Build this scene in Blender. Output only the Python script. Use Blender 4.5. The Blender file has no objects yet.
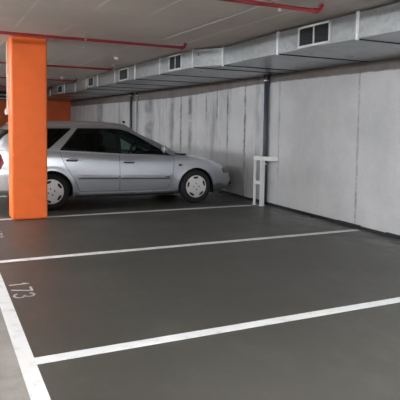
import bpy, bmesh, math, random
from mathutils import Vector, Matrix
random.seed(7)
PI = math.pi
scene = bpy.context.scene
COL = scene.collection

# ------------------------------------------------------------------ camera
def look_axes(yaw, pitch, roll):
    d = Vector((math.sin(yaw)*math.cos(pitch), math.cos(yaw)*math.cos(pitch), -math.sin(pitch)))
    r = Vector((math.cos(yaw), -math.sin(yaw), 0))
    u = r.cross(d)
    r2 = r*math.cos(roll) + u*math.sin(roll)
    return r2, r2.cross(d), d
cam_d = bpy.data.cameras.new('camera')
cam = bpy.data.objects.new('camera', cam_d); COL.objects.link(cam)
_r, _u, _d = look_axes(0.475913, 0.072854, 0.018685)
mat = Matrix.Identity(4)
for i in range(3):
    mat[i][0], mat[i][1], mat[i][2] = _r[i], _u[i], -_d[i]
mat.translation = Vector((0, 0, 1.4586))
cam.matrix_world = mat
cam_d.sensor_width = 36; cam_d.lens = 36*562.995/400; cam_d.shift_x = -28.228/400; cam_d.shift_y = -35.779/400; cam_d.clip_start = .05
scene.camera = cam

# ------------------------------------------------------------------ view, world, exposure
scene.view_settings.view_transform = 'Standard'
scene.view_settings.look = 'None'
scene.view_settings.gamma = 1
scene.view_settings.use_curve_mapping = False
scene.view_settings.exposure = 2.2
world = bpy.data.worlds.new('world'); scene.world = world; world.use_nodes = True
world.node_tree.nodes['Background'].inputs[0].default_value = (.5, .55, .6, 1)
world.node_tree.nodes['Background'].inputs[1].default_value = 0.02
TUBE_POWER = 120.0
TUBE_COLOR = (.93, .98, 1.0)

# ------------------------------------------------------------------ dimensions
W = 5.304          # wall on the right
A = .457           # inner edge of the aisle line
ZC = 2.574         # ceiling
YB = 24.0          # back wall
XL, YF = -5.6, -5.0
LY = (7.997, 5.582, 3.124)
R_Y = 10.437

# survey frame -> room frame (the setting was measured in a slightly different scale)
SX, SY, SZ, TX, TY = .9915, 1.0724, 1.024, .046, .114
FRAME = True
def room(p): return Vector((TX+SX*p[0], TY+SY*p[1], SZ*p[2]))

# ------------------------------------------------------------------ node helpers
def new_mat(name):
    m = bpy.data.materials.new(name); m.use_nodes = True
    nt = m.node_tree
    return m, nt, nt.nodes['Principled BSDF']
def N(nt, typ, **kw):
    n = nt.nodes.new(typ)
    for k, v in kw.items():
        if k in n.inputs: n.inputs[k].default_value = v
        else: setattr(n, k, v)
    return n
def L(nt, a, b): nt.links.new(a, b)
def coords(nt, scale=(1, 1, 1)):
    tc = N(nt, 'ShaderNodeTexCoord'); mp = N(nt, 'ShaderNodeMapping'); mp.inputs['Scale'].default_value = scale
    L(nt, tc.outputs['Object'], mp.inputs['Vector']); return mp.outputs['Vector']
def noise(nt, scale, detail=4, rough=.6, sc=(1, 1, 1)):
    n = N(nt, 'ShaderNodeTexNoise', Scale=scale, Detail=detail, Roughness=rough)
    L(nt, coords(nt, sc), n.inputs['Vector']); return n.outputs['Fac']
def ramp(nt, fac, stops):
    r = N(nt, 'ShaderNodeValToRGB'); e = r.color_ramp.elements
    while len(e) < len(stops): e.new(.5)
    for i, (p, c) in enumerate(stops):
        e[i].position = p; e[i].color = (c, c, c, 1) if isinstance(c, (int, float)) else (*c, 1)
    L(nt, fac, r.inputs['Fac']); return r.outputs['Color']
def mix(nt, fac, a, b, mode='MIX'):
    m = N(nt, 'ShaderNodeMix', data_type='RGBA', blend_type=mode)
    if isinstance(fac, (int, float)): m.inputs[0].default_value = fac
    else: L(nt, fac, m.inputs[0])
    for v, s in ((a, 6), (b, 7)):
        if isinstance(v, tuple): m.inputs[s].default_value = (*v, 1)
        else: L(nt, v, m.inputs[s])
    return m.outputs[2]
def math_n(nt, op, a, b=None, c=None):
    m = N(nt, 'ShaderNodeMath', operation=op)
    for i, v in enumerate((a, b, c)):
        if v is None: continue
        if isinstance(v, (int, float)): m.inputs[i].default_value = v
        else: L(nt, v, m.inputs[i])
    return m.outputs[0]
def sep(nt):
    tc = N(nt, 'ShaderNodeTexCoord'); s = N(nt, 'ShaderNodeSeparateXYZ'); L(nt, tc.outputs['Object'], s.inputs[0]); return s.outputs
def sstep(nt, v, lo, hi):
    m = N(nt, 'ShaderNodeMapRange', interpolation_type='SMOOTHSTEP')
    m.inputs['From Min'].default_value = lo; m.inputs['From Max'].default_value = hi
    L(nt, v, m.inputs['Value']); return m.outputs['Result']
def bump(nt, b, h, dist=.01, strength=.4):
    n = N(nt, 'ShaderNodeBump', Strength=strength, Distance=dist); L(nt, h, n.inputs['Height']); L(nt, n.outputs['Normal'], b.inputs['Normal'])
def simple(name, col, rough=.5, metal=0, var=.0, nscale=8, coat=0, spec=.5):
    m, nt, b = new_mat(name)
    b.inputs['Roughness'].default_value = rough; b.inputs['Metallic'].default_value = metal
    b.inputs['Coat Weight'].default_value = coat; b.inputs['Coat Roughness'].default_value = .05
    b.inputs['Specular IOR Level'].default_value = spec
    v = max(var, .03)
    f = noise(nt, nscale)
    c = ramp(nt, f, [(.3, tuple(x*(1-v) for x in col)), (.7, tuple(min(1, x*(1+v)) for x in col))])
    L(nt, c, b.inputs['Base Color']); return m

# ------------------------------------------------------------------ materials: setting
def mat_floor():
    m, nt, b = new_mat('floor_coating')
    s = sep(nt)
    n1 = noise(nt, .9, 5, .6); n2 = noise(nt, 14, 5, .7); n3 = noise(nt, 2.6, 6, .7, (1, .35, 1))
    dark = ramp(nt, n1, [(.3, (.045, .042, .036)), (.7, (.059, .055, .048))])
    dark = mix(nt, ramp(nt, n3, [(.52, 0), (.70, .6)]), dark, (.078, .074, .066))
    wet = math_n(nt, 'MULTIPLY', sstep(nt, s[0], 4.2, 5.1), ramp(nt, noise(nt, 2.2, 4, .6), [(.4, 0), (.6, .75)]))
    dark = mix(nt, wet, dark, (.030, .028, .026))
    light = ramp(nt, noise(nt, 1.6, 6, .75), [(.3, (.16, .148, .135)), (.6, (.27, .25, .23))])
    isle = math_n(nt, 'LESS_THAN', s[0], .45)
    c = mix(nt, isle, dark, light)
    c = mix(nt, .25, c, ramp(nt, n2, [(.2, .35), (.8, .65)]), 'OVERLAY')
    L(nt, c, b.inputs['Base Color'])
    ro = ramp(nt, n1, [(.3, .38), (.7, .50)])
    ro = mix(nt, wet, ro, (.22, .22, .22))
    ro = mix(nt, isle, ro, (.62, .62, .62))
    L(nt, ro, b.inputs['Roughness'])
    b.inputs['Specular IOR Level'].default_value = .4
    bump(nt, b, n2, .003, .25)
    return m
def mat_wall_right():
    m, nt, b = new_mat('whitewashed_concrete')
    s = sep(nt)
    base = ramp(nt, noise(nt, 1.3, 6, .65), [(.3, (.51, .51, .525)), (.7, (.65, .64, .655))])
    base = mix(nt, .45, base, ramp(nt, noise(nt, 26, 5, .75), [(.3, .40), (.7, .58)]), 'OVERLAY')
    far = sstep(nt, s[1], 8.1, 9.2)
    # blotchy vertical run-off
    st = noise(nt, 1.0, 8, .72, (1, 2.6, .55))
    f = math_n(nt, 'MULTIPLY', ramp(nt, st, [(.53, 0), (.66, .55)]), math_n(nt, 'ADD', math_n(nt, 'MULTIPLY', far, .9), .08))
    base = mix(nt, f, base, (.20, .195, .20))
    # lining joints with dirt running down them
    jag = math_n(nt, 'SUBTRACT', noise(nt, 5, 5, .8), .5)
    brk = noise(nt, 1.0, 6, .7, (1, 1.0, 2.2))
    for y, w, k, low in ((6.286, .012, .55, 0), (8.38, .014, .5, .2), (9.15, .05, .35, 0), (9.62, .026, .95, 0), (10.36, .026, .9, .4), (10.86, .022, .75, 1.0), (11.41, .022, .8, 1.2),
                    (12.31, .10, .80, .3), (12.87, .045, .85, .3), (13.47, .12, .6, 0), (14.1, .03, .4, 1), (15.25, .34, .75, 0), (18.2, .06, .5, 0), (20.7, .36, .6, 0)):
        d = math_n(nt, 'ABSOLUTE', math_n(nt, 'SUBTRACT', s[1], y))
        d = math_n(nt, 'ADD', d, math_n(nt, 'MULTIPLY', jag, .12+w*.8))
        line = math_n(nt, 'SUBTRACT', 1.0, sstep(nt, d, w*.4, w*1.5+.01))
        line = math_n(nt, 'MULTIPLY', line, ramp(nt, brk, [(.36, .15), (.56, k)]))
        if low: line = math_n(nt, 'MULTIPLY', line, math_n(nt, 'ADD', .25, math_n(nt, 'MULTIPLY', sstep(nt, s[2], low, low+.8), .75)))
        base = mix(nt, line, base, (.12, .115, .12))
    # wall foot behind the guard: grime, deepened to paint in the car's shadow
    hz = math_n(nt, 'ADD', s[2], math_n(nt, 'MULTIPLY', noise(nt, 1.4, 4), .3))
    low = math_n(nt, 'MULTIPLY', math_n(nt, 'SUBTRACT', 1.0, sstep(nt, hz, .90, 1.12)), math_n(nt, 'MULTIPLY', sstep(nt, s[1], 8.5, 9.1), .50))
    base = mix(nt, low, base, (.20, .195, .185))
    # darker brown strip with an uneven edge along the top
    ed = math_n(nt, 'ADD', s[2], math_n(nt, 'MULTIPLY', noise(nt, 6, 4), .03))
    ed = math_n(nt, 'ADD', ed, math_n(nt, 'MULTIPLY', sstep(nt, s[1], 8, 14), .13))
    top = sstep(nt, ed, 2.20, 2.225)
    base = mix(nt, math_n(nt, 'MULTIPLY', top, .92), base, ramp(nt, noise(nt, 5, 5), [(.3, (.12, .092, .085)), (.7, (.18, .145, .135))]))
    L(nt, base, b.inputs['Base Color']); b.inputs['Roughness'].default_value = .8
    bump(nt, b, noise(nt, 18, 6, .7), .01, .3)
    return m
def mat_ceiling():
    m, nt, b = new_mat('board_marked_concrete')
    s = sep(nt)
    base = ramp(nt, noise(nt, .8, 5, .6), [(.3, (.50, .44, .40)), (.7, (.62, .555, .51))])
    base = mix(nt, .3, base, ramp(nt, noise(nt, 25, 4, .7), [(.3, .4), (.7, .6)]), 'OVERLAY')
    # formwork board joints run parallel with the wall
    fr = math_n(nt, 'FRACT', math_n(nt, 'MULTIPLY', s[0], 1/.6))
    d = math_n(nt, 'ABSOLUTE', math_n(nt, 'SUBTRACT', fr, .5))
    joint = math_n(nt, 'MULTIPLY', math_n(nt, 'SUBTRACT', 1.0, sstep(nt, d, .01, .035)), ramp(nt, noise(nt, 1.0, 3, .6, (1, .8, 1)), [(.45, 0), (.60, .7)]))
    base = mix(nt, joint, base, (.85, .80, .74))
    fr2 = math_n(nt, 'FRACT', math_n(nt, 'MULTIPLY', s[1], 1/2.44))
    d2 = math_n(nt, 'ABSOLUTE', math_n(nt, 'SUBTRACT', fr2, .5))
    j2 = math_n(nt, 'MULTIPLY', math_n(nt, 'SUBTRACT', 1.0, sstep(nt, d2, .003, .010)), .25)
    base = mix(nt, j2, base, (.62, .57, .52))
    L(nt, base, b.inputs['Base Color']); b.inputs['Roughness'].default_value = .85
    bump(nt, b, noise(nt, 12, 6, .7), .01, .3)
    return m
M = {}
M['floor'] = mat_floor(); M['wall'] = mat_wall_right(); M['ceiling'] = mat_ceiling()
M['orange'] = simple('orange_wall_paint', (.86, .150, .018), .55, 0, .05, 5)
M['orange_back'] = simple('orange_back_paint', (.70, .13, .03), .6, 0, .08, 3)
M['plain_wall'] = simple('grey_white_wall_paint', (.45, .44, .44), .8, 0, .1, 1.5)
M['grime'] = simple('black_grime', (.02, .02, .022), .7)
def mat_line():
    m, nt, b = new_mat('road_marking_paint')
    c = ramp(nt, noise(nt, 9, 6, .7), [(.28, (.44, .435, .43)), (.45, (.66, .655, .655)), (.8, (.74, .735, .74))])
    L(nt, c, b.inputs['Base Color']); b.inputs['Roughness'].default_value = .5
    return m
M['line'] = mat_line()
M['digit'] = simple('number_paint', (.60, .58, .57), .55, 0, .15, 20)
M['red'] = simple('red_pipe_enamel', (.30, .010, .020), .35, 0, .08, 6, coat=.3)
M['white'] = simple('white_enamel', (.80, .80, .80), .4, 0, .04, 9)
M['offwhite'] = simple('white_plastic', (.74, .70, .66), .45, 0, .05, 9)
def mat_galv(name, c0, c1, rough):
    m, nt, b = new_mat(name)
    v = N(nt, 'ShaderNodeTexVoronoi', Scale=22); L(nt, coords(nt), v.inputs['Vector'])
    f = mix(nt, .5, v.outputs['Color'], noise(nt, 3, 5, .6), 'MIX')
    c = ramp(nt, f, [(.25, c0), (.75, c1)])
    L(nt, c, b.inputs['Base Color']); b.inputs['Metallic'].default_value = .85
    L(nt, ramp(nt, noise(nt, 5, 4), [(.3, rough-.06), (.7, rough+.08)]), b.inputs['Roughness'])
    return m
M['galv'] = mat_galv('galvanised_sheet', (.31, .325, .335), (.42, .435, .445), .33)
M['galv_edge'] = simple('bright_galvanised_edge', (.72, .74, .76), .35, .4, .08, 9)
M['alu'] = simple('brushed_aluminium', (.66, .68, .70), .4, .25, .05, 12)
M['dark'] = simple('black_interior', (.012, .012, .014), .7)
M['louvre'] = simple('dark_grille_metal', (.022, .024, .027), .45, .3)
M['pipe_grey'] = simple('dark_grey_pipe', (.055, .065, .085), .45, 0, .1, 5)
M['pipe_black'] = simple('black_rubber_sleeve', (.02, .02, .024), .5)
M['steel'] = simple('zinc_steel', (.5, .5, .5), .35, .9)
M['conduit'] = simple('pale_grey_conduit', (.30, .275, .25), .6, 0, .1, 6)

# materials: car
def mat_paint():
    m, nt, b = new_mat('silver_car_paint')
    f = noise(nt, 350, 2, .5)
    L(nt, ramp(nt, f, [(.3, (.56, .58, .63)), (.7, (.66, .68, .73))]), b.inputs['Base Color'])
    b.inputs['Metallic'].default_value = .9; b.inputs['Roughness'].default_value = .30
    b.inputs['Coat Weight'].default_value = .9; b.inputs['Coat Roughness'].default_value = .06
    return m
def mat_glass(name, tint, gl=.9):
    m = bpy.data.materials.new(name); m.use_nodes = True; nt = m.node_tree; nt.nodes.clear()
    out = N(nt, 'ShaderNodeOutputMaterial'); tr = N(nt, 'ShaderNodeBsdfTransparent'); g = N(nt, 'ShaderNodeBsdfGlossy')
    tr.inputs['Color'].default_value = (*tint, 1); g.inputs['Roughness'].default_value = .03; g.inputs['Color'].default_value = (gl, gl, gl, 1)
    fr = N(nt, 'ShaderNodeFresnel', IOR=1.45); mx = N(nt, 'ShaderNodeMixShader')
    L(nt, fr.outputs[0], mx.inputs[0]); L(nt, tr.outputs[0], mx.inputs[1]); L(nt, g.outputs[0], mx.inputs[2]); L(nt, mx.outputs[0], out.inputs[0])
    return m
M['paint'] = mat_paint()
M['glass'] = mat_glass('green_tinted_glass', (.42, .56, .52))
M['glass_rear'] = mat_glass('dark_tinted_glass', (.07, .085, .085))
M['rubber'] = simple('tyre_rubber', (.010, .010, .011), .8, 0, .2, 30)
M['trim'] = simple('black_plastic_trim', (.005, .005, .006), .45, spec=.25)
M['mould'] = simple('grey_silver_moulding', (.52, .53, .57), .35, .6, coat=.5)
M['cap'] = simple('silver_wheel_cover', (.72, .71, .72), .35, .25, .03, 10, coat=.4)
M['slot'] = simple('black_wheel_slot', (.01, .01, .01), .7)
M['red_lens'] = simple('red_lamp_lens', (.14, .003, .010), .15, 0, .1, 40, coat=1)
M['clear_lens'] = simple('clear_lamp_lens', (.55, .57, .60), .1, .3, .1, 30, coat=1)
M['lamp_lens'] = simple('dusky_lamp_lens', (.14, .145, .155), .12, .2, .1, 30, coat=1)
M['amber'] = simple('amber_lens', (.25, .10, .03), .2, coat=1)
M['cloth'] = simple('dark_grey_seat_cloth', (.05, .052, .058), .9, 0, .15, 40)
M['plate'] = simple('white_number_plate', (.5, .5, .5), .4)

# ------------------------------------------------------------------ mesh helpers
def link(name, bm, m, parent=None, smooth=False, bevel=0, loc=None):
    me = bpy.data.meshes.new(name)
    if FRAME:
        for v in bm.verts: v.co = Vector((v.co.x*SX, v.co.y*SY, v.co.z*SZ)) if parent else room(v.co)
    bmesh.ops.recalc_face_normals(bm, faces=bm.faces)
    bm.to_mesh(me); bm.free()
    for mm in (m if isinstance(m, (list, tuple)) else [m]): me.materials.append(mm)
    o = bpy.data.objects.new(name, me); COL.objects.link(o)
    if loc: o.location = loc
    if parent: o.parent = parent
    if smooth:
        for p in me.polygons: p.use_smooth = True
    if bevel:
        b = o.modifiers.new('bevel', 'BEVEL'); b.width = bevel; b.segments = 3; b.limit_method = 'ANGLE'
    return o
def tag(o, label, cat, group=None, kind=None):
    o['label'] = label; o['category'] = cat
    if group: o['group'] = group
    if kind: o['kind'] = kind
    return o
def empty(name, loc):
    o = bpy.data.objects.new(name, None); COL.objects.link(o); o.location = room(loc) if FRAME else loc; o.empty_display_size = .1; return o
def struct(name, bm, m, **k):
    o = link(name, bm, m, **k); o['kind'] = 'structure'; return o
def box(bm, x0, x1, y0, y1, z0, z1, mi=0):
    v = [bm.verts.new(p) for p in ((x0,y0,z0),(x1,y0,z0),(x1,y1,z0),(x0,y1,z0),(x0,y0,z1),(x1,y0,z1),(x1,y1,z1),(x0,y1,z1))]
    for q in ((0,3,2,1),(4,5,6,7),(0,1,5,4),(1,2,6,5),(2,3,7,6),(3,0,4,7)):
        bm.faces.new([v[i] for i in q]).material_index = mi
def BM(): return bmesh.new()
def boxes(*bs):
    bm = BM()
    for b in bs: box(bm, *b)
    return bm
def tube(bm, pts, r, seg=12, cap=True):
    pts = [Vector(p) for p in pts]; rings = []
    prev = None
    for i, p in enumerate(pts):
        t = (pts[min(i+1, len(pts)-1)]-pts[max(i-1, 0)]).normalized()
        a = t.orthogonal().normalized() if prev is None else (prev - t*prev.dot(t)).normalized()
        prev = a; b = t.cross(a)
        rr = r[i] if isinstance(r, (list, tuple)) else r
        rings.append([bm.verts.new(p+(a*math.cos(2*PI*k/seg)+b*math.sin(2*PI*k/seg))*rr) for k in range(seg)])
    for r0, r1 in zip(rings, rings[1:]):
        for k in range(seg): bm.faces.new((r0[k], r0[(k+1)%seg], r1[(k+1)%seg], r1[k]))
    if cap: bm.faces.new(rings[0][::-1]); bm.faces.new(rings[-1])
def lathe(bm, prof, axis='z', seg=32, o=(0, 0, 0), mi=0):
    rings = []
    for r, h in prof:
        ring = []
        for k in range(seg):
            c, s = math.cos(2*PI*k/seg)*r, math.sin(2*PI*k/seg)*r
            p = (c, s, h) if axis == 'z' else ((c, h, s) if axis == 'y' else (h, c, s))
            ring.append(bm.verts.new((p[0]+o[0], p[1]+o[1], p[2]+o[2])))
        rings.append(ring)
    for r0, r1 in zip(rings, rings[1:]):
        for k in range(seg): bm.faces.new((r0[k], r0[(k+1)%seg], r1[(k+1)%seg], r1[k])).material_index = mi
    for ring in (rings[0], rings[-1]):
        try: bm.faces.new(ring).material_index = mi
        except ValueError: pass

# ================================================================== SETTING
struct('floor', boxes((XL, W+.2, YF, YB+.2, -.15, 0)), M['floor'])
struct('ceiling', boxes((XL, W+.2, YF, YB+.2, ZC, ZC+.2)), M['ceiling'])
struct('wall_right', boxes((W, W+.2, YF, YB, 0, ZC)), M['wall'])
struct('wall_back', boxes((XL, W, YB, YB+.2, 0, ZC)), M['orange_back'])
struct('wall_left', boxes((XL-.2, XL, YF, YB+.2, 0, ZC)), M['plain_wall'])
struct('wall_front', boxes((XL, W+.2, YF-.2, YF, 0, ZC)), M['plain_wall'])
bb = BM()
pts = 60
for i in range(pts):
    y0 = YF+(YB-YF)*i/pts; y1 = YF+(YB-YF)*(i+1)/pts
    h = .035+.012*random.random()
    box(bb, W-.012, W, y0, y1, 0, h)
struct('baseboard_right', bb, M['grime'])

# pillar
pl = tag(empty('pillar', (1.15, 8.09, 0)), 'bright orange square concrete pillar in front of the silver car', 'pillar')
bm = boxes((-.258, .236, -.22, .20, 0, ZC))
p = link('shaft', bm, M['orange'], pl, bevel=.025)

# painted lines
def line(name, x0, x1, y0, y1, label, z=.002):
    bm = BM(); n = 24
    along = (x1-x0) > (y1-y0)
    for i in range(n):
        if along: box(bm, x0+(x1-x0)*i/n, x0+(x1-x0)*(i+1)/n, y0, y1, 0, z)
        else: box(bm, x0, x1, y0+(y1-y0)*i/n, y0+(y1-y0)*(i+1)/n, 0, z)
    bmesh.ops.remove_doubles(bm, verts=bm.verts, dist=1e-5)
    return tag(link(name, bm, M['line']), label, 'floor marking', 'white bay lines painted on the floor')
lw = .048
line('bay_line', A, W-.03, LY[2]-lw, LY[2]+lw, 'widest white bay line, the nearest one, just past the number 173')
line('bay_line', A, W-.09, LY[1]-lw*.95, LY[1]+lw*.95, 'white bay line between the number 173 and the orange pillar, reaching the wall')
line('bay_line', A, W-.35, LY[0]-lw*.9, LY[0]+lw*.9, 'thin white bay line from the pillar foot past the wheels to the white wall guard')
line('bay_line', A, W-.03, R_Y-lw, R_Y+lw, 'white bay line on the far side of the silver car')
line('aisle_line', A-.095, A, YF+.1, YB-.5, 'long white line along the aisle that the bay lines branch from')

# numbers: up = +X, reading towards -Y
def strokes(bm, segs, x0, y0, h, w, t=.011):
    for seg in segs:
        P_ = [Vector((x0+q[1]*h, y0-q[0]*w)) for q in seg]
        for a, b in zip(P_, P_[1:]):
            d = (b-a).normalized(); n = Vector((-d.y, d.x))*t; a2 = a-d*t*.6; b2 = b+d*t*.6
            v = [bm.verts.new((q.x, q.y, zz)) for zz in (.0022, .0036) for q in (a2-n, b2-n, b2+n, a2+n)]
            for f in ((0,1,2,3),(4,5,6,7),(0,1,5,4),(1,2,6,5),(2,3,7,6),(3,0,4,7)): bm.faces.new([v[i] for i in f])
def arc(cx, cy, rx, ry, a0, a1, n=9): return [(cx+rx*math.cos(math.radians(a0+(a1-a0)*i/n)), cy+ry*math.sin(math.radians(a0+(a1-a0)*i/n))) for i in range(n+1)]
DIG = {'1': [[(.25, .72), (.5, 1), (.5, 0)]],
       '7': [[(0, 1), (1, 1), (.35, 0)]],
       '3': [arc(.45, .75, .42, .25, 160, -80) + arc(.45, .25, .5, .26, 85, -160)],
       '2': [arc(.5, .72, .45, .28, 165, -35) + [(0, 0), (1, 0)]]}
def number(txt, y0, label):
    o = tag(empty('bay_number', (.57, y0, 0)), label, 'floor marking', 'bay numbers painted on the floor')
    for i, ch in enumerate(txt):
        bm = BM(); strokes(bm, DIG[ch], -.078, -i*.162, .158, .105, .0095); link('digit', bm, M['digit'], o)
number('173', 4.775, 'white number 173 painted in the bay beside the aisle line')
number('172', 7.18, 'partly cut off white number in the bay in front of the orange pillar')

# ================================================================== DUCT
duct = tag(empty('ventilation_duct', (4.5, 0, ZC)), 'long galvanised rectangular ventilation duct under the ceiling along the white wall', 'duct')
plan = [(3.801, YF+.1), (3.801, 4.163), (3.801, 5.581), (3.88, 7.15), (3.585, 7.60), (3.585, 9.0), (3.585, 10.36), (3.585, 11.73), (3.56, 13.1), (3.60, 14.4), (3.74, 16.3), (3.60, 17.2), (3.60, 19.6), (3.60, 21.8), (3.60, YB)]
zt = ZC-.03
zbs = [2.285]*4+[2.275]+[2.27]*10
for i in range(len(plan)-1):
    (xa, ya), (xb, yb) = plan[i], plan[i+1]; za, zb_ = zbs[i], zbs[i+1]
    bm = BM(); g = .006
    nx = 5
    def ring(x, y, z): return [bm.verts.new(p) for p in ((x, y, z), (x, y, zt), (W-.004, y, zt), (W-.004, y, z))]
    r0, r1 = ring(xa, ya+g, za), ring(xb, yb-g, zb_)
    for k in range(4): bm.faces.new((r0[k], r0[(k+1)%4], r1[(k+1)%4], r1[k]))
    bm.faces.new(r0); bm.faces.new(r1[::-1])
    for v in bm.verts: v.co.x -= 4.5; v.co.z -= ZC
    link('duct_section', bm, M['galv'], duct, bevel=.004)
    if i:
        e = .014; x = xa
        bm = BM()
        box(bm, x-e-4.5, x+.010-4.5, ya-.018, ya+.018, za-e-ZC, zt+.012-ZC)
        link('joint_flange', bm, M['galv_edge'] , duct, bevel=.003)
        bm = BM()
        box(bm, x+.012-4.5, W-.01-4.5, ya-.014, ya+.014, za-.010-ZC, za+.004-ZC)
        link('bottom_joint', bm, M['louvre'], duct)
def grille(y0, y1, x, z0, z1, split):
    t = BM(); fw = .022; xx = x-4.5
    box(t, xx-.016, xx+.004, y0, y1, z0-ZC, z0+fw-ZC); box(t, xx-.016, xx+.004, y0, y1, z1-fw-ZC, z1-ZC)
    box(t, xx-.016, xx+.004, y0, y0+fw, z0-ZC, z1-ZC); box(t, xx-.016, xx+.004, y1-fw, y1, z0-ZC, z1-ZC)
    if split:
        ym = (y0+y1)/2; box(t, xx-.012, xx+.004, ym-.011, ym+.011, z0-ZC, z1-ZC, 0)
    f = link('air_grille', t, [M['alu'], M['louvre']], duct, bevel=.003)
    t = boxes((xx-.003, xx-.001, y0+.01, y1-.01, z0+.01-ZC, z1-.01-ZC)); link('dark_opening', t, M['dark'], f)
    t = BM(); n = 9
    for k in range(n):
        z = z0+fw+(z1-z0-2*fw)*(k+.5)/n-ZC
        v = [t.verts.new(p) for p in ((xx-.012, y0+fw, z-.007), (xx-.012, y1-fw, z-.007), (xx-.004, y1-fw, z+.006), (xx-.004, y0+fw, z+.006),
                                      (xx-.012, y0+fw, z-.009), (xx-.012, y1-fw, z-.009), (xx-.004, y1-fw, z+.004), (xx-.004, y0+fw, z+.004))]
        for q in ((0,1,2,3),(4,5,6,7),(0,1,5,4),(1,2,6,5),(2,3,7,6),(3,0,4,7)): t.faces.new([v[i] for i in q])
    link('louvre_slats', t, M['louvre'], f)
grille(4.577, 5.148, 3.799, 2.30, 2.535, True)
grille(8.024, 8.553, 3.583, 2.285, 2.535, True)
grille(10.78, 11.39, 3.583, 2.285, 2.535, False)
grille(13.45, 14.0, 3.555, 2.29, 2.53, False)
grille(17.5, 18.2, 3.595, 2.29, 2.53, False)

# ================================================================== RED PIPES
def elbow(x, y, z, h):
    p = [(x-.0, y, z)]
    return p
def red_pipe(y, x1, label, z=2.485, r=.019):
    o = tag(empty('sprinkler_pipe', (0, y, z)), label, 'pipe', 'red sprinkler pipes across the ceiling')
    bm = BM(); pts = [(XL+.05, 0, 0), (x1-.05, 0, 0)]
    pts += [(x1-.05+.05*math.sin(a), 0, .05-.05*math.cos(a)) for a in (PI/8, PI/4, 3*PI/8, PI/2)]
    pts += [(x1, 0, ZC-z-.035)]
    tube(bm, pts, r, 14); link('run', bm, M['red'], o, smooth=True)
    for q in ([(x1-.085, 0, 0), (x1-.045, 0, 0)], [(x1, 0, .045), (x1, 0, .065)]):
        bm = BM(); tube(bm, q, r*1.35, 14); link('elbow_collar', bm, M['red'], o)
    bm = BM(); lathe(bm, [(.010, ZC-z-.035), (.010, ZC-z-.02), (.028, ZC-z-.016), (.028, ZC-z-.011)], o=(x1, 0, 0), seg=16); link('upright_nozzle', bm, M['steel'], o)
    for x in (-4.0, -1.5, 1.75):
        bm = BM(); tube(bm, [(x, 0, r+.002), (x, 0, ZC-z-.001)], .0045, 8)
        lathe(bm, [(r+.003, -.012), (r+.003, .012)], axis='x', o=(x, 0, 0), seg=14)
        link('hanger', bm, M['steel'], o)
    return o
red_pipe(4.09, 3.275, 'thick red sprinkler pipe at the top of the view with upturned end')
red_pipe(7.10, 3.22, 'red sprinkler pipe crossing the head of the orange pillar')
red_pipe(10.95, 3.29, 'red sprinkler pipe over the silver car, next one beyond the pillar')
red_pipe(14.8, 3.43, 'thin dark red sprinkler pipe, third beyond the pillar head, deeper in the garage')
red_pipe(18.6, 3.43, 'farthest thin red sprinkler pipe near the back wall')

# upright sprinklers / drop heads on the first pipe
def head(x, y, z0, label):
    o = tag(empty('pendent_sprinkler', (x, y, z0)), label, 'sprinkler')
    bm = BM(); lathe(bm, [(.011, 0), (.011, -.010), (.007, -.012), (.007, -.020), (.020, -.021), (.020, -.024)], seg=16)
    link('nozzle', bm, M['white'], o)
head(2.80, 4.09, 2.4658, 'pale sprinkler nozzle hanging under the nearest red pipe')
# conduit running parallel with the wall
bm = BM(); tube(bm, [(2.85, YF+.1, ZC-.011), (2.85, 7.2, ZC-.011)], .010, 10)
tag(link('ceiling_conduit', bm, M['conduit'], smooth=True), 'thin pale conduit on the ceiling parallel to the duct', 'conduit')
# detectors
def detector(x, y, label):
    o = tag(empty('smoke_detector', (x, y, ZC)), label, 'smoke detector', 'white ceiling detectors')
    bm = BM(); lathe(bm, [(.055, 0), (.055, -.012), (.046, -.018)], seg=24); link('base', bm, M['offwhite'], o, smooth=True)
    bm = BM(); lathe(bm, [(.040, -.018), (.040, -.035), (.028, -.046), (.004, -.05)], seg=24); link('sensor_dome', bm, M['white'], o, smooth=True)
detector(2.95, 9.55, 'white round smoke detector on the ceiling above the car bonnet')
detector(3.04, 14.8, 'white round smoke detector farther away, near the third red pipe')

# ================================================================== WALL PIPES, GUARD
def wall_pipe(y, r, label, x=W-.065, two=True, z0=0.0, mat='pipe_grey'):
    o = tag(empty('wall_pipe', (x, y, 0)), label, 'pipe')
    bm = BM(); tube(bm, [(0, 0, z0), (0, 0, 2.27)], r, 16); link('pipe_run', bm, M[mat], o, smooth=True)
    bm = BM(); tube(bm, [(0, 0, 2.19), (0, 0, 2.272)], r*1.25, 16); link('upper_sleeve', bm, M['pipe_black'], o)
    for z in (2.18, .72):
        bm = BM(); tube(bm, [(0, 0, z-.012), (0, 0, z+.012)], r*1.18, 16); box(bm, r*.9, W-x-.001, -.01, .01, z-.01, z+.01); link('pipe_clamp', bm, M['steel'], o)
wall_pipe(8.04, .042, 'dark grey vertical pipe on the wall behind the white guard', x=W-.06)
wall_pipe(15.42, .042, 'dark vertical pipe on the wall above the car roof', x=W-.085)
wall_pipe(14.98, .022, 'slim pale vertical pipe next to the dark one above the car', x=W-.055, mat='conduit')
guard = tag(empty('pipe_guard', (5.1, 8.0, 0)), 'white steel guard frame around the foot of the wall pipe', 'guard')
gx, gy = 5.1, 8.0
def gpart(name, *b):
    bm = BM(); box(bm, *b)
    for v in bm.verts: v.co.x -= gx; v.co.y -= gy
    return link(name, bm, M['white'], guard, bevel=.004)
gpart('post', 5.035, 5.072, 8.04, 8.075, .008, .85)
gpart('post', 5.065, 5.138, 7.865, 7.915, .008, .85)
gpart('foot_plate', 5.02, 5.09, 8.02, 8.10, 0, .008)
gpart('foot_plate', 5.05, 5.155, 7.84, 7.94, 0, .008)
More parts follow.
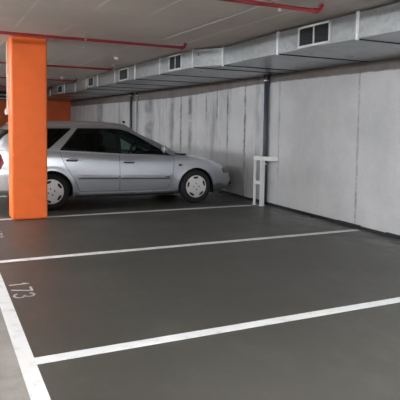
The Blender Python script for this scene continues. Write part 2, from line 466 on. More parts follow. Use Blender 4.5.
# beams
def beam(name, p, q, w, h):
    bm = BM(); p = Vector(p); q = Vector(q); d = (q-p); d.z = 0; d.normalize(); n = Vector((-d.y, d.x, 0))*w/2
    v = [bm.verts.new(a+b+Vector((-gx, -gy, dz))) for dz in (-h/2, h/2) for a, b in ((p, -n), (q, -n), (q, n), (p, n))]
    for f in ((0,1,2,3),(4,5,6,7),(0,1,5,4),(1,2,6,5),(2,3,7,6),(3,0,4,7)): bm.faces.new([v[i] for i in f])
    return link(name, bm, M['white'], guard, bevel=.003)
beam('top_rail', (5.045, 8.075, .825), (5.105, 7.89, .825), .04, .07)
beam('top_rail', (5.065, 7.89, .825), (W-.002, 7.70, .825), .045, .07)
beam('top_rail', (5.045, 8.06, .825), (W-.002, 8.28, .825), .04, .06)
beam('rung', (5.05, 8.06, .40), (5.10, 7.9, .40), .03, .06)

# white cable trunk and switch on the pillar's aisle side
t = tag(empty('switch_box', (.855, 8.14, 1.53)), 'small pale switch box with conduit on the aisle side of the orange pillar', 'switch')
bm = boxes((-.020, .037, -.03, .03, -.042, .042)); link('box', bm, M['offwhite'], t, bevel=.005)
bm = BM(); tube(bm, [(.012, -.01, .04), (.012, -.01, ZC-1.53-.05)], .013, 10); link('conduit', bm, M['offwhite'], t, smooth=True)
bm = boxes((-.026, -.020, -.016, .016, -.02, .02)); link('rocker', bm, M['white'], t)

# pale pipes and dark beam along the back wall
for z, lab in ((2.42, 'upper pale pipe running along the top of the orange back wall'), (2.27, 'lower pale pipe running along the top of the orange back wall')):
    bm = BM(); tube(bm, [(XL+.05, YB-.15, z), (3.3, YB-.15, z)], .03, 10)
    for x in (-4, -2, 0, 2.1): box(bm, x-.02, x+.02, YB-.14, YB-.001, z-.012, z+.012)
    tag(link('back_pipe', bm, M['alu'], smooth=False), lab, 'pipe', 'pale pipes on the back wall')
bm = boxes((XL, 3.3, YB-.08, YB-.002, 2.2, ZC)); struct('trim_1', bm, M['louvre'])

# ================================================================== LAMPS (over aisle and bays, outside the frame)
def emis(name, col, s):
    m = bpy.data.materials.new(name); m.use_nodes = True; nt = m.node_tree; nt.nodes.clear()
    o = N(nt, 'ShaderNodeOutputMaterial'); e = N(nt, 'ShaderNodeEmission', Strength=s); e.inputs[0].default_value = (*col, 1)
    L(nt, e.outputs[0], o.inputs[0]); return m
M['tube'] = emis('fluorescent_tube', TUBE_COLOR, TUBE_POWER)
LAMPS = [(-2.3, y) for y in (-3.2, .6, 5.7, 9.15, 12.9, 16.8)] + [(2.2, -2.2), (2.5, .7)]  # last bay lamp is added out of view to brighten the right wall
WHERE = ['over the aisle at its front end', 'over the aisle, second from the front end', 'over the aisle before the pillar', 'over the aisle beside the pillar and the car tail', 'over the aisle just beyond the car', 'over the aisle nearest the orange back wall', 'over the bays near the front wall', 'over the first bays, added unseen to brighten the right wall']
for i, (x, y) in enumerate(LAMPS):
    o = tag(empty('strip_lamp', (x, y, ZC)), 'white twin tube strip lamp hanging ' + WHERE[i], 'lamp', 'strip lamps under the ceiling')
    bm = boxes((-.03, .03, -.62, .62, -.125, -.07)); link('housing', bm, M['white'], o, bevel=.008)
    for s in (-.055, .055):
        bm = BM(); tube(bm, [(s, -.58, -.11), (s, .58, -.11)], .016, 10); link('tube', bm, M['tube'], o, smooth=True)
    for yy in (-.4, .4):
        bm = BM(); tube(bm, [(0, yy, -.07), (0, yy, 0)], .005, 8); link('suspension_rod', bm, M['steel'], o)
    for yy in (-.605, .605):
        bm = BM(); box(bm, -.075, .075, yy-.012, yy+.012, -.132, -.085); link('tube_holder', bm, M['white'], o)

# ================================================================== CAR
FRAME = False
CX0, CY = 0.0, 10.12
CAR = tag(empty('car', (2.833, CY, 0)), 'silver estate car parked nose to the wall behind the orange pillar', 'car')
CAR.scale = (1, 1, 1.02)
OFF = Vector((2.8, 0, 0))
def cpart(name, bm, m, parent=None, smooth=True, bevel=0):
    for v in bm.verts: v.co -= OFF
    return link(name, bm, m, parent or CAR, smooth=smooth, bevel=bevel)
def interp(tab, x):
    if x <= tab[0][0]: return tab[0][1]
    for (a, va), (b, vb) in zip(tab, tab[1:]):
        if x <= b: 
            t = (x-a)/(b-a); return va+(vb-va)*t
    return tab[-1][1]
def sm(tab, x, h=.06): return (interp(tab, x-h)+interp(tab, x)*2+interp(tab, x+h))/4
ZTOP = [(.6, .955), (.75, .965), (1.2, .955), (1.75, .93), (2.69, .872), (3.6, .842), (3.8, .840), (4.0, .825), (4.2, .79), (4.4, .75), (4.6, .70), (4.75, .655), (4.88, .615), (5.0, .58)]
ZBOT = [(.6, .30), (.9, .24), (1.3, .19), (4.3, .17), (4.7, .19), (5.0, .24)]
KW = [(0, .735), (.03, .772), (.06, .800), (.10, .822), (.25, .839), (.40, .849), (.50, .851), (.62, .847), (.75, .838), (.86, .826), (.92, .814), (.97, .802), (1, .793)]
KF = [(0, 4.92), (.12, 4.98), (.3, 5.02), (.45, 5.02), (.55, 4.99), (.72, 4.97), (.9, 4.92), (1, 4.84)]
KR = [(0, .70), (.1, .64), (.3, .615), (.48, .62), (.54, .67), (.8, .685), (1, .71)]
XC = 2.75
def spow(v, p): return math.copysign(abs(v)**p, v)
def theta_samples(a, b, n, nf, nr, cnt):
    T = [2*PI*i/4000 for i in range(4000)]
    P_ = [(a*spow(math.cos(t), 2/(nf if math.cos(t) > 0 else nr)), b*spow(math.sin(t), 2/(nf if math.cos(t) > 0 else nr))) for t in T]
    S = [0]
    for i in range(1, 4000): S.append(S[-1]+math.dist(P_[i], P_[i-1]))
    tot = S[-1]+math.dist(P_[0], P_[-1]); out = []; j = 0
    for i in range(cnt):
        s = tot*i/cnt
        while j < 3999 and S[j+1] < s: j += 1
        out.append(T[j])
    return out
NF, NR = 4.6, 7.0
TH = theta_samples(2.18, .85, 0, NF, NR, 300)
def arch_flare(x, z):
    f = 0
    for ax in (1.565, 4.105):
        d = math.hypot(x-ax, z-.29)
        if z > .2: f += .014*math.exp(-((d-.355)/.035)**2)
    return f
def crease(x, z):    # soft shoulder line between handles
    return 0
def low_pt(k, th):
    c, s = math.cos(th), math.sin(th)
    n = NF if c > 0 else NR
    xf, xr, w = interp(KF, k), interp(KR, k), interp(KW, k)
    x = XC + (xf-XC if c > 0 else XC-xr)*spow(c, 2/n)
    y = w*spow(s, 2/n)
    zt_, zb_ = sm(ZTOP, x), sm(ZBOT, x)
    z = zb_+(zt_-zb_)*k
    if abs(y) > .6:
        y += math.copysign(arch_flare(x, z), y)
    return Vector((x, y, z))
bm = BM()
KS = [0, .03, .06, .10, .14, .18, .22, .26, .30, .34, .38, .42, .46, .50, .54, .58, .62, .66, .70, .74, .78, .82, .86, .90, .93, .96, .98, 1]
grid = [[bm.verts.new(low_pt(k, t)) for t in TH] for k in KS]
n = len(TH)
for r0, r1 in zip(grid, grid[1:]):
    for i in range(n): bm.faces.new((r0[i], r0[(i+1)%n], r1[(i+1)%n], r1[i]))
# top deck (bonnet, cowl, ledge): rows from rim to centre
top = grid[-1]
half = [(i, (n-i) % n) for i in range(1, n//2)]
SS = [1, .97, .92, .85, .76, .66, .55, .44, .33, .22, .11, 0]
def deck(i, s):
    p = top[i].co; cr = .065 if p.x > 2.7 else .012
    fade = min(1, max(0, (abs(p.y)/.75)))
    return Vector((p.x + (0.03*(1-s*s) if p.x > 4.3 else 0)*fade, p.y*s, p.z + cr*(1-s**2.2)*fade))
rows = []
for i, j in half:
    a = [top[i]]+[bm.verts.new(deck(i, s)) for s in SS[1:]]
    b = [bm.verts.new(deck(j, s)) for s in SS[1:-1]][::-1]+[top[j]]
    rows.append(a+b)
for r0, r1 in zip(rows, rows[1:]):
    for q in range(len(r0)-1): bm.faces.new((r0[q], r0[q+1], r1[q+1], r1[q]))
for r0, tip in ((rows[0], top[0]), (rows[-1], top[n//2])):
    for q in range(len(r0)-1): 
        if r0[q] is not tip and r0[q+1] is not tip: bm.faces.new((r0[q], r0[q+1], tip))
bmesh.ops.remove_doubles(bm, verts=bm.verts, dist=1e-5)

def cut_edge(bm, a, b, margin=.004, sel=None):
    """cut faces that the side-view segment a-b passes through"""
    ax, az = a; bx, bz = b
    nrm = Vector((bz-az, 0, -(bx-ax)))
    if nrm.length < 1e-7: return
    nrm.normalize()
    x0, x1, z0, z1 = min(ax, bx)-margin, max(ax, bx)+margin, min(az, bz)-margin, max(az, bz)+margin
    fs = []
    for f in bm.faces:
        xs = [v.co.x for v in f.verts]; zs = [v.co.z for v in f.verts]
        if max(xs) < x0 or min(xs) > x1 or max(zs) < z0 or min(zs) > z1: continue
        if sel and not sel(f): continue
        fs.append(f)
    if not fs: return
    es = set(e for f in fs for e in f.edges); vs = set(v for f in fs for v in f.verts)
    bmesh.ops.bisect_plane(bm, geom=list(fs)+list(es)+list(vs), plane_co=(ax, 0, az), plane_no=nrm, dist=1e-5)
def cut_poly(bm, poly, sel=None, closed=True):
    for i in range(len(poly) if closed else len(poly)-1): cut_edge(bm, poly[i], poly[(i+1) % len(poly)], sel=sel)
def inside(poly, x, z):
    c = False; j = len(poly)-1
    for i in range(len(poly)):
        xi, zi = poly[i]; xj, zj = poly[j]
        if (zi > z) != (zj > z) and x < (xj-xi)*(z-zi)/(zj-zi)+xi: c = not c
        j = i
    return c
def offset(poly, d):
    """grow polygon by d (side view); positive = outward for either winding"""
    ar = sum(poly[i][0]*poly[(i+1) % len(poly)][1]-poly[(i+1) % len(poly)][0]*poly[i][1] for i in range(len(poly)))
    s = 1 if ar > 0 else -1; out = []
    for i in range(len(poly)):
        p0, p1, p2 = Vector(poly[i-1]), Vector(poly[i]), Vector(poly[(i+1) % len(poly)])
        a = (p1-p0).normalized(); b = (p2-p1).normalized()
        n1 = Vector((a.y, -a.x))*s; n2 = Vector((b.y, -b.x))*s; m_ = n1+n2
        if m_.length < 1e-6: m_ = n1
        m_.normalize(); k = d/max(.35, m_.dot(n1)); out.append((p1.x+m_.x*k, p1.y+m_.y*k))
    return out
def rounded(poly, r, n=4):
    out = []
    for i in range(len(poly)):
        p0, p1, p2 = Vector(poly[i-1]), Vector(poly[i]), Vector(poly[(i+1) % len(poly)])
        a = (p0-p1); b = (p2-p1); rr = min(r, a.length*.4, b.length*.4)
        A_ = p1+a.normalized()*rr; B_ = p1+b.normalized()*rr
        for k in range(n+1):
            t = k/n; q = A_*(1-t)**2+p1*2*t*(1-t)+B_*t*t; out.append((q.x, q.y))
    return out
side = lambda f: abs(f.calc_center_median().y) > .68

AX = (1.565, 4.105); WR = .298
arches = []
for ax in AX:
    pa = [(ax+.347*math.cos(a), .285+.347*math.sin(a)) for a in [PI*k/16 for k in range(-3, 20)]] 
    pa = [(ax+.36, .0)]+[q for q in pa if q[1] > .05]+[(ax-.36, .0)]
    arches.append(pa)
    cut_poly(bm, pa, side)
bmesh.ops.delete(bm, geom=[f for f in bm.faces if side(f) and any(inside(pa, f.calc_center_median().x, f.calc_center_median().z) for pa in arches)], context='FACES')

def zb(x): return sm(ZTOP, x)
# panel outlines (side view)
rear_door = [(1.69, zb(1.69)+.05), (2.69, zb(2.69)+.05), (2.69, .275), (2.02, .285), (1.965, .42), (1.86, .60), (1.77, .74)]
front_door = [(2.69, .935), (3.66, .90), (3.68, .76), (3.655, .55), (3.60, .36), (3.56, .27), (2.69, .275)]
GAP = .0035
doors = {}
for nm, P0 in (('rear_door', rear_door), ('front_door', front_door)):
    P1 = offset(rounded(P0, .03), -GAP); P2 = offset(rounded(P0, .03), GAP)
    doors[nm] = (P1, P2); cut_poly(bm, P1, side); cut_poly(bm, P2, side)
bonnet_cut = [(3.62, 1.2), (3.62, .80), (4.0, .80), (4.0, 1.2)]
front_bump = [(4.50, .10), (4.50, .43), (4.56, .475), (4.70, .49), (5.2, .49), (5.2, .10)]
rear_bump = [(.4, .1), (.4, .60), (.80, .60), (1.10, .585), (1.22, .55), (1.24, .10)]
headlamp = [(4.69, .595), (4.72, .51), (5.2, .505), (5.2, .63), (4.86, .625), (4.76, .625)]
tail_lamp = [(.4, .93), (.78, .93), (.84, .88), (.87, .76), (.82, .66), (.76, .645), (.4, .645)]
allf = lambda f: True
for P0 in (front_bump, rear_bump, headlamp, tail_lamp): cut_poly(bm, P0, allf)
for yy in (.50, -.50, .40, -.40):
    bmesh.ops.bisect_plane(bm, geom=bm.verts[:]+bm.edges[:]+bm.faces[:], plane_co=(0, yy, 0), plane_no=(0, 1, 0), dist=1e-5)
for yy in (.745, -.745):
    fs = [f for f in bm.faces if f.calc_center_median().z > .6 and 3.5 < f.calc_center_median().x < 4.95 and f.normal.z > .3]
    g = set(fs)
    for f in fs: g.update(f.edges); g.update(f.verts)
    bmesh.ops.bisect_plane(bm, geom=list(g), plane_co=(0, yy, 0), plane_no=(0, 1, 0), dist=1e-5)
bm.faces.ensure_lookup_table()
bmesh.ops.recalc_face_normals(bm, faces=bm.faces)

def classify(f):
    c = f.calc_center_median(); x, y, z = c
    isdeck = f.normal.z > .75 and z > sm(ZTOP, x)-.03
    if side(f) and not (isdeck and x > 3.7):
        for nm, (P1, P2) in doors.items():
            if inside(P1, x, z): return nm+('_near' if y < 0 else '_far')
        for nm, (P1, P2) in doors.items():
            if inside(P2, x, z): return 'gap_'+nm+str(y < 0)
    if isdeck and abs(y) < .74 and .86 < x < 3.62: return 'drop'
    if abs(y) > .40 and inside(headlamp, x, z) and not isdeck: return 'headlamp_near' if y < 0 else 'headlamp_far'
    if abs(y) > .50 and inside(tail_lamp, x, z): return 'tail_near' if y < 0 else 'tail_far'
    if inside(front_bump, x, z): return 'front_bumper'
    if inside(rear_bump, x, z): return 'rear_bumper'
    if x > 4.5 and abs(y) < .40 and .52 < z < .60 and not isdeck: return 'grille'
    if x > 3.62 and abs(y) < .745 and isdeck and z > .6: return 'bonnet'
    return 'body'
groups = {}
for f in bm.faces: groups.setdefault(classify(f), []).append(f)
def extract(faces, thick=0):
    nb = BM(); mp = {}
    for f in faces:
        vs = []
        for v in f.verts:
            if v not in mp: mp[v] = nb.verts.new(v.co)
            vs.append(mp[v])
        nb.faces.new(vs)
    return nb
def sheet(name, faces, m, parent=None, thick=.012, shift=0, recess=0):
    nb = extract(faces)
    bmesh.ops.recalc_face_normals(nb, faces=nb.faces)
    # make the normals point away from the car's middle
    s = sum(f.normal.dot(f.calc_center_median()-Vector((2.75, 0, .6)))*f.calc_area() for f in nb.faces)
    if s < 0: bmesh.ops.reverse_faces(nb, faces=nb.faces)
    if recess:
        nb.normal_update()
        for v in nb.verts: v.co -= v.normal*recess
    for v in nb.verts: v.co -= OFF
    me = bpy.data.meshes.new(name); nb.to_mesh(me); nb.free(); me.materials.append(m)
    for p_ in me.polygons: p_.use_smooth = True
    o = bpy.data.objects.new(name, me); COL.objects.link(o); o.parent = parent or CAR
    if thick:
        sd = o.modifiers.new('thickness', 'SOLIDIFY'); sd.thickness = thick; sd.offset = -1
        es = o.modifiers.new('hard_rim', 'EDGE_SPLIT'); es.split_angle = math.radians(38)
    return o
body = sheet('body_shell', groups['body'], M['paint'])
for k in [k for k in groups if k.startswith('gap')]: sheet('door_seal', groups[k], M['trim'], body, recess=.006)
DOOR = {}
for nm in ('rear_door', 'front_door'):
    for sd_ in ('near', 'far'): DOOR[nm, sd_] = sheet(nm, groups[nm+'_'+sd_], M['paint'])
sheet('front_bumper', groups['front_bumper'], M['paint'])
sheet('rear_bumper', groups['rear_bumper'], M['paint'])
sheet('bonnet', groups['bonnet'], M['paint'])
if 'grille' in groups: sheet('radiator_grille', groups['grille'], M['trim'])
for sd_ in ('near', 'far'):
    h = sheet('headlamp', groups['headlamp_'+sd_], M['lamp_lens']); 
    h = sheet('tail_lamp', groups['tail_'+sd_], M['red_lens'])
    s_ = -1 if sd_ == 'near' else 1
bm.free()
# dark lower grille in the front bumper, number plates
bm = BM(); box(bm, 4.985, 5.025, -.42, .42, .27, .36); cpart('lower_grille', bm, M['trim'], smooth=False, bevel=.006)
bm = BM(); box(bm, 5.015, 5.03, -.26, .26, .375, .475); cpart('number_plate', bm, M['plate'], smooth=False)
bm = BM(); box(bm, .66, .683, -.26, .26, .70, .81); cpart('number_plate', bm, M['plate'], smooth=False)

# glasshouse
ZRAIL = [(.9, 1.315), (1.2, 1.34), (1.6, 1.353), (2.2, 1.358), (2.6, 1.35), (2.9, 1.325), (3.1, 1.305)]
GW = [(0, .787), (.12, .775), (.3, .752), (.6, .708), (.85, .665), (.93, .640), (1, .605)]
GXF = [(0, 3.98), (.25, 3.735), (.5, 3.475), (.75, 3.215), (.92, 3.05), (1, 2.985)]
GXR = [(0, .70), (.3, .735), (.6, .80), (.85, .90), (1, 1.0)]
GNF, GNR, GXC = 5.0, 7.0, 2.2
GT = theta_samples(1.6, .75, 0, GNF, GNR, 260)
def g_pt(k, th):
    c, s = math.cos(th), math.sin(th); n_ = GNF if c > 0 else GNR
    xf, xr, w = interp(GXF, k), interp(GXR, k), interp(GW, k)
    x = GXC+(xf-GXC if c > 0 else GXC-xr)*spow(c, 2/n_)
    y = w*spow(s, 2/n_)
    z0 = zb(x)-.012
    z0 += .055*(1-abs(y)/max(w, .01))**.5 if x > 3.4 else 0
    z = z0+(sm(ZRAIL, x)+.03*max(0, 1-(abs(y)/.6)**2)*k-z0)*k
    return Vector((x, y, z))
bm = BM()
GK = [0, .04, .08, .14, .2, .27, .34, .41, .48, .55, .62, .69, .75, .8, .85, .89, .93, .965, 1]
g = [[bm.verts.new(g_pt(k, t)) for t in GT] for k in GK]; n = len(GT)
for r0, r1 in zip(g, g[1:]):
    for i in range(n): bm.faces.new((r0[i], r0[(i+1)%n], r1[(i+1)%n], r1[i]))
top = g[-1]
def rdeck(i, s):
    p = top[i].co; e = .6*1.0
    base = p.z
    f_ = abs(p.y)/.605
    return Vector((p.x, p.y*s, base+.062*f_*(1-s**2)))
rows = []
for i in range(1, n//2):
    j = (n-i) % n
    rows.append([top[i]]+[bm.verts.new(rdeck(i, s)) for s in SS[1:]]+[bm.verts.new(rdeck(j, s)) for s in SS[1:-1]][::-1]+[top[j]])
for r0, r1 in zip(rows, rows[1:]):
    for q in range(len(r0)-1): bm.faces.new((r0[q], r0[q+1], r1[q+1], r1[q]))
for r0, tip in ((rows[0], top[0]), (rows[-1], top[n//2])):
    for q in range(len(r0)-1): bm.faces.new((r0[q], r0[q+1], tip))
bmesh.ops.remove_doubles(bm, verts=bm.verts, dist=1e-5)
bmesh.ops.recalc_face_normals(bm, faces=bm.faces)

def B(x, d=0): return (x, zb(x)+d)
quarter = rounded([(1.05, zb(1.05)+.028), (1.535, zb(1.535)+.028), (1.925, 1.300), (1.20, 1.290)], .03)
band = rounded([B(1.705, .018), B(2.2, .018), B(2.69, .018), B(3.2, .016), B(3.56, .014), B(3.665, .012), (3.40, .990), (3.20, 1.102), (3.04, 1.188), (2.89, 1.255), (2.75, 1.292), (2.60, 1.306), (2.015, 1.304)], .02)
rglass = rounded([B(1.75, .034), B(2.2, .034), B(2.655, .034), (2.655, 1.290), (2.04, 1.288)], .02)
fglass = rounded([B(2.735, .034), B(3.2, .03), B(3.50, .026), (3.47, .935), (3.30, 1.022), (3.12, 1.124), (2.98, 1.196), (2.86, 1.248), (2.735, 1.278)], .012)
qglass = offset(quarter, -.014)
screen_edge = [(3.765, .80), (3.765, .905), (3.50, 1.035), (3.30, 1.143), (3.12, 1.236), (2.955, 1.328), (2.93, 1.352), (4.5, 1.352), (4.5, .80)]
screen = screen_edge; 
tglass = [(.3, 1.0), (.86, 1.0), (.90, 1.1), (1.0, 1.27), (.3, 1.27)]
gs = lambda f: abs(f.calc_center_median().y) > .5
for P0 in (quarter, band, rglass, fglass, qglass): cut_poly(bm, P0, gs)
cut_poly(bm, screen, allf); cut_poly(bm, tglass, allf)
for yy in (.61, -.61):
    fs = [f for f in bm.faces if f.calc_center_median().x < 1.1]; gset = set(fs)
    for f in fs: gset.update(f.edges); gset.update(f.verts)
    bmesh.ops.bisect_plane(bm, geom=list(gset), plane_co=(0, yy, 0), plane_no=(0, 1, 0), dist=1e-5)
def gclass(f):
    x, y, z = f.calc_center_median(); sd_ = '_near' if y < 0 else '_far'
    if gs(f):
        if inside(rglass, x, z): return 'rglass'+sd_
        if inside(fglass, x, z): return 'fglass'+sd_
        if inside(qglass, x, z): return 'qglass'+sd_
        if inside(band, x, z) : return ('bandr' if x < 2.69 else 'bandf')+sd_
        if inside(quarter, x, z): return 'qtrim'+sd_
    if inside(screen, x, z) and f.normal.x > .05: return 'screen'
    if inside(tglass, x, z) and abs(y) < .61: return 'tglass'
    return 'roof'
gg = {}
for f in bm.faces: gg.setdefault(gclass(f), []).append(f)
roof = sheet('roof_and_pillars', gg['roof'], M['paint'])
scr = sheet('windscreen', gg['screen'], M['glass'], thick=0, recess=.003)
sheet('tailgate_window', gg['tglass'], M['glass_rear'], thick=0, recess=.003)
for sd_ in ('_near', '_far'):
    s_ = sd_[1:]
    sheet('window_glass', gg['rglass'+sd_], M['glass_rear'], DOOR['rear_door', s_], thick=0, recess=.004)
    sheet('window_glass', gg['fglass'+sd_], M['glass'], DOOR['front_door', s_], thick=0, recess=.004)
    sheet('window_surround', gg['bandr'+sd_], M['trim'], DOOR['rear_door', s_], thick=.01, recess=.001)
    sheet('window_surround', gg['bandf'+sd_], M['trim'], DOOR['front_door', s_], thick=.01, recess=.001)
    q = sheet('quarter_window', gg['qglass'+sd_], M['glass_rear'], thick=0, recess=.004)
    sheet('window_seal', gg['qtrim'+sd_], M['trim'], q, thick=.008, recess=.001)
bm.free()

# side surface y at (x, z) on the lower body
def side_y(x, z):
    z0, z1 = sm(ZBOT, x), sm(ZTOP, x); k = min(1, max(0, (z-z0)/(z1-z0))); w = interp(KW, k)
    xf, xr = interp(KF, k), interp(KR, k)
    t = (x-XC)/(xf-XC) if x > XC else (XC-x)/(XC-xr); nn = NF if x > XC else NR
    return w*max(0, 1-min(1, abs(t))**nn)**(1/nn)
def strip(x0, x1, zf, h, t, nx=16):
    """moulding lying on the body side; near side is y<0"""
    bm = BM(); prof = [(-.5, -.3), (-.42, .75), (-.15, 1), (.2, 1), (.42, .75), (.5, -.3)]
    rings = []
    for i in range(nx+1):
        x = x0+(x1-x0)*i/nx; e = min(i, nx-i)/nx; tt = t*min(1, .45+e*8)
        rings.append([bm.verts.new((x, side_y(x, zf(x)+p_*h)+q_*tt, zf(x)+p_*h)) for p_, q_ in prof])
    for a, b in zip(rings, rings[1:]):
        for k in range(len(prof)-1): bm.faces.new((a[k], a[k+1], b[k+1], b[k]))
    bm.faces.new(rings[0]); bm.faces.new(rings[-1][::-1]); return bm
def flip(bm, s):
    if s < 0:
        for v in bm.verts: v.co.y *= -1
    return bm
ml = lambda x: .532-(x-1.9)*.026
for sd_, s_ in (('near', -1), ('far', 1)):
    rd, fd = DOOR['rear_door', sd_], DOOR['front_door', sd_]
    cpart('side_moulding', flip(strip(1.99, 2.675, ml, .062, .014), s_), M['mould'], rd)
    cpart('side_moulding', flip(strip(2.705, 3.60, ml, .062, .014), s_), M['mould'], fd)
    for d_, hx, hz in ((rd, 1.895, .795), (fd, 2.855, .752)):
        bm = BM(); yy = side_y(hx, hz)
        rg = [[bm.verts.new((hx+.092*spow(math.cos(2*PI*k/28), .7), yy+dy, hz-.002+.032*spow(math.sin(2*PI*k/28), .7))) for k in range(28)] for dy in (-.006, .0035)]
        bm.faces.new(rg[0]); bm.faces.new(rg[1])
        for k in range(28): bm.faces.new((rg[0][k], rg[0][(k+1) % 28], rg[1][(k+1) % 28], rg[1][k]))
        flip(bm, s_); rec = cpart('handle_recess', bm, M['trim'], d_, smooth=False)
        bm = BM(); 
        tube(bm, [(hx-.085, yy+.010, hz+.010), (hx-.06, yy+.024, hz+.012), (hx+.06, yy+.024, hz+.012), (hx+.085, yy+.010, hz+.010)], [.010, .0155, .0155, .010], 10)
        flip(bm, s_); cpart('handle', bm, M['mould'], d_)
    bm = BM(); yy = side_y(3.54, .487); box(bm, 3.50, 3.575, yy+.003, yy+.0155, .481, .494); cpart('badge', flip(bm, s_), M['trim'], fd, smooth=False)
    cpart('moulding_seal', flip(strip(1.99, 2.675, lambda x: ml(x)-.036, .013, .006), s_), M['trim'], rd)
    cpart('moulding_seal', flip(strip(2.705, 3.60, lambda x: ml(x)-.036, .013, .006), s_), M['trim'], fd)
    # sill strip
    cpart('sill_trim', flip(strip(1.98, 3.70, lambda x: .235, .045, .008), s_), M['mould'])
    # side repeater
    bm = BM(); yy = side_y(3.80, .685); box(bm, 3.765, 3.825, yy-.004, yy+.010, .67, .70); flip(bm, s_); cpart('side_repeater', bm, M['trim'], bevel=.004, smooth=False)
    # door mirror
    bm = BM(); 
    bmesh.ops.create_uvsphere(bm, u_segments=20, v_segments=12, radius=1, matrix=Matrix.Translation((3.47, s_*.89, .965)) @ Matrix.Rotation(s_*.25, 4, 'Z') @ Matrix.Diagonal((.055, .095, .062, 1)))
    for v in bm.verts:
        if v.co.x < 3.435: v.co.x = 3.435
    mi = cpart('door_mirror', bm, M['paint'])
    bm = BM(); tube(bm, [(3.52, s_*.765, .90), (3.50, s_*.83, .935)], [.035, .022], 10); cpart('mirror_arm', bm, M['trim'], mi)
    bm = BM(); 
    bmesh.ops.create_uvsphere(bm, u_segments=16, v_segments=8, radius=1, matrix=Matrix.Translation((3.4345, s_*.89, .965)) @ Matrix.Diagonal((.002, .075, .046, 1))); cpart('mirror_glass', bm, M['clear_lens'], mi)
    # arch liners
    for ax in AX:
        bm = BM(); a = [PI*k/20 for k in range(-2, 23)]
        r0 = [bm.verts.new((ax+.349*math.cos(q), s_*.83, .285+.349*math.sin(q))) for q in a]
        r1 = [bm.verts.new((ax+.349*math.cos(q), s_*.56, .285+.349*math.sin(q))) for q in a]
        for k in range(len(a)-1): bm.faces.new((r0[k], r0[k+1], r1[k+1], r1[k]))
        bm.faces.new(r1); cpart('wheel_arch_liner', bm, M['trim'])
# rear lamp details
for s_ in (-1, 1):
    pass
# underbody
bm = BM(); box(bm, .95, 4.70, -.55, .55, .19, .24); cpart('underbody', bm, M['trim'], smooth=False)
bm = BM(); box(bm, 1.95, 3.70, -.78, .78, .175, .24); cpart('cabin_floor', bm, M['trim'], smooth=False)
bm = BM(); tube(bm, [(3.02, .0, 1.405), (3.0-.02, 0, 1.425)], [.022, .014], 10); cpart('aerial', bm, M['trim'])
# wiper and cowl
bm = BM(); box(bm, 3.72, 3.97, -.66, .66, .845, .872); cpart('cowl_panel', bm, M['trim'], smooth=False)

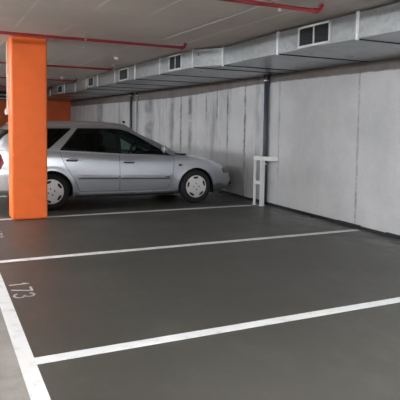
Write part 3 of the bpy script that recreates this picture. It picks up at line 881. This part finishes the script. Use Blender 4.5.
# wheels
def wheel(parent, x, s_, phase, steer=0):
    o = bpy.data.objects.new('wheel', None); COL.objects.link(o); o.parent = parent; o.location = (x-OFF.x, s_*.752, WR); o.empty_display_size = .05
    o.rotation_euler = (0, 0, (0 if s_ < 0 else PI)+steer)
    # outer face towards -y
    bm = BM(); w = .0925
    prof = [(.192, -w+.012), (.205, -w), (.235, -w-.004), (.268, -w+.004), (.288, -w+.022), (.298, -w+.045), (.298, 0), (.298, w-.045), (.288, w-.022), (.26, w), (.2, w), (.192, w-.012)]
    lathe(bm, prof, 'y', 48); link('tyre', bm, M['rubber'], o, smooth=True)
    bm = BM(); lathe(bm, [(.193, -w+.012), (.193, w-.012)], 'y', 40); link('rim', bm, M['slot'], o, smooth=True)
    # wheel cover: polar grid with five slots and four bolt dimples
    bm = BM(); NA, RS = 120, [0, .012, .024, .034, .042, .050, .056, .062, .072, .085, .10, .115, .128, .138, .150, .160, .170, .178, .186, .192, .199]
    def depth(r): return -(w-.004) - .016*math.cos(min(1, r/.199)*PI/2)**.7 + (.006 if r > .195 else 0)
    rings = [[bm.verts.new((r*math.cos(2*PI*k/NA), depth(r), r*math.sin(2*PI*k/NA))) for k in range(NA)] for r in RS[1:]]
    cen = bm.verts.new((0, depth(0), 0))
    for k in range(NA): bm.faces.new((cen, rings[0][k], rings[0][(k+1) % NA]))
    for ri, (a, b) in enumerate(zip(rings, rings[1:])):
        for k in range(NA): bm.faces.new((a[k], a[(k+1) % NA], b[(k+1) % NA], b[k]))
    sl = []
    for f in bm.faces:
        c = f.calc_center_median(); r = math.hypot(c.x, c.z); an = math.atan2(c.z, c.x)-phase
        d5 = ((an-PI/2+PI/5) % (2*PI/5))-PI/5
        hw = .155 if r > .15 else .155+(.15-r)*-2.0
        if .142 < r < .178 and abs(d5) < (.30 if r > .15 else .22): sl.append(f)
        d4 = ((an+PI/4) % (PI/2))-PI/4
        if .042 < r < .066 and abs(d4)*r < .0125: sl.append(f)
    for f in sl: f.material_index = 1
    ex = bmesh.ops.extrude_face_region(bm, geom=sl)
    for v in [q for q in ex['geom'] if isinstance(q, bmesh.types.BMVert)]: v.co.y += .012
    bmesh.ops.delete(bm, geom=[f for f in sl if f.is_valid], context='FACES')
    link('wheel_cover', bm, [M['cap'], M['slot']], o, smooth=False)
    return o
wheel(CAR, AX[0], -1, .30); wheel(CAR, AX[1], -1, .05)
wheel(CAR, AX[0], 1, .6); wheel(CAR, AX[1], 1, 1.0)

# interior
def seat(x, y, w=.5, heads=(0,)):
    bm = BM(); box(bm, x-.24, x+.26, y-w/2, y+w/2, .30, .48); s0 = cpart('seat', bm, M['cloth'], bevel=.05)
    bm = BM(); v0 = []
    for (xx, zz) in ((x-.22, .45), (x-.10, .45), (x-.30, 1.02), (x-.38, 1.02)): v0.append((xx, zz))
    vs = [[bm.verts.new((xx, y+sg*w*.47, zz)) for xx, zz in v0] for sg in (-1, 1)]
    bm.faces.new(vs[0]); bm.faces.new(vs[1][::-1])
    for k in range(4): bm.faces.new((vs[0][k], vs[0][(k+1) % 4], vs[1][(k+1) % 4], vs[1][k]))
    cpart('backrest', bm, M['cloth'], s0, bevel=.03)
    for hy in heads:
        bm = BM(); box(bm, x-.40, x-.31, y+hy-.13, y+hy+.13, 1.05, 1.21); cpart('headrest', bm, M['cloth'], s0, bevel=.03)
seat(2.80, -.37); seat(2.80, .37)
seat(1.95, 0, 1.25, (-.36, .36))
bm = BM(); box(bm, 3.42, 3.75, -.72, .72, .55, .86); cpart('dashboard', bm, M['trim'], bevel=.05)
bm = BM()
c0 = Vector((3.28, .37, .86)); ax_ = Vector((1, 0, -.45)).normalized(); u_ = Vector((0, 1, 0)); v_ = ax_.cross(u_)
tube(bm, [c0+(u_*math.cos(t)+v_*math.sin(t))*.18 for t in [2*PI*k/24 for k in range(25)]], .013, 8, False)
tube(bm, [c0-u_*.18, c0+u_*.18], .015, 8); tube(bm, [c0, c0+ax_*.22], .02, 8)
cpart('steering_wheel', bm, M['trim'])
# tailgate / luggage cover
bm = BM(); box(bm, .85, 1.58, -.70, .70, .86, .875); cpart('luggage_cover', bm, M['cloth'], smooth=False)
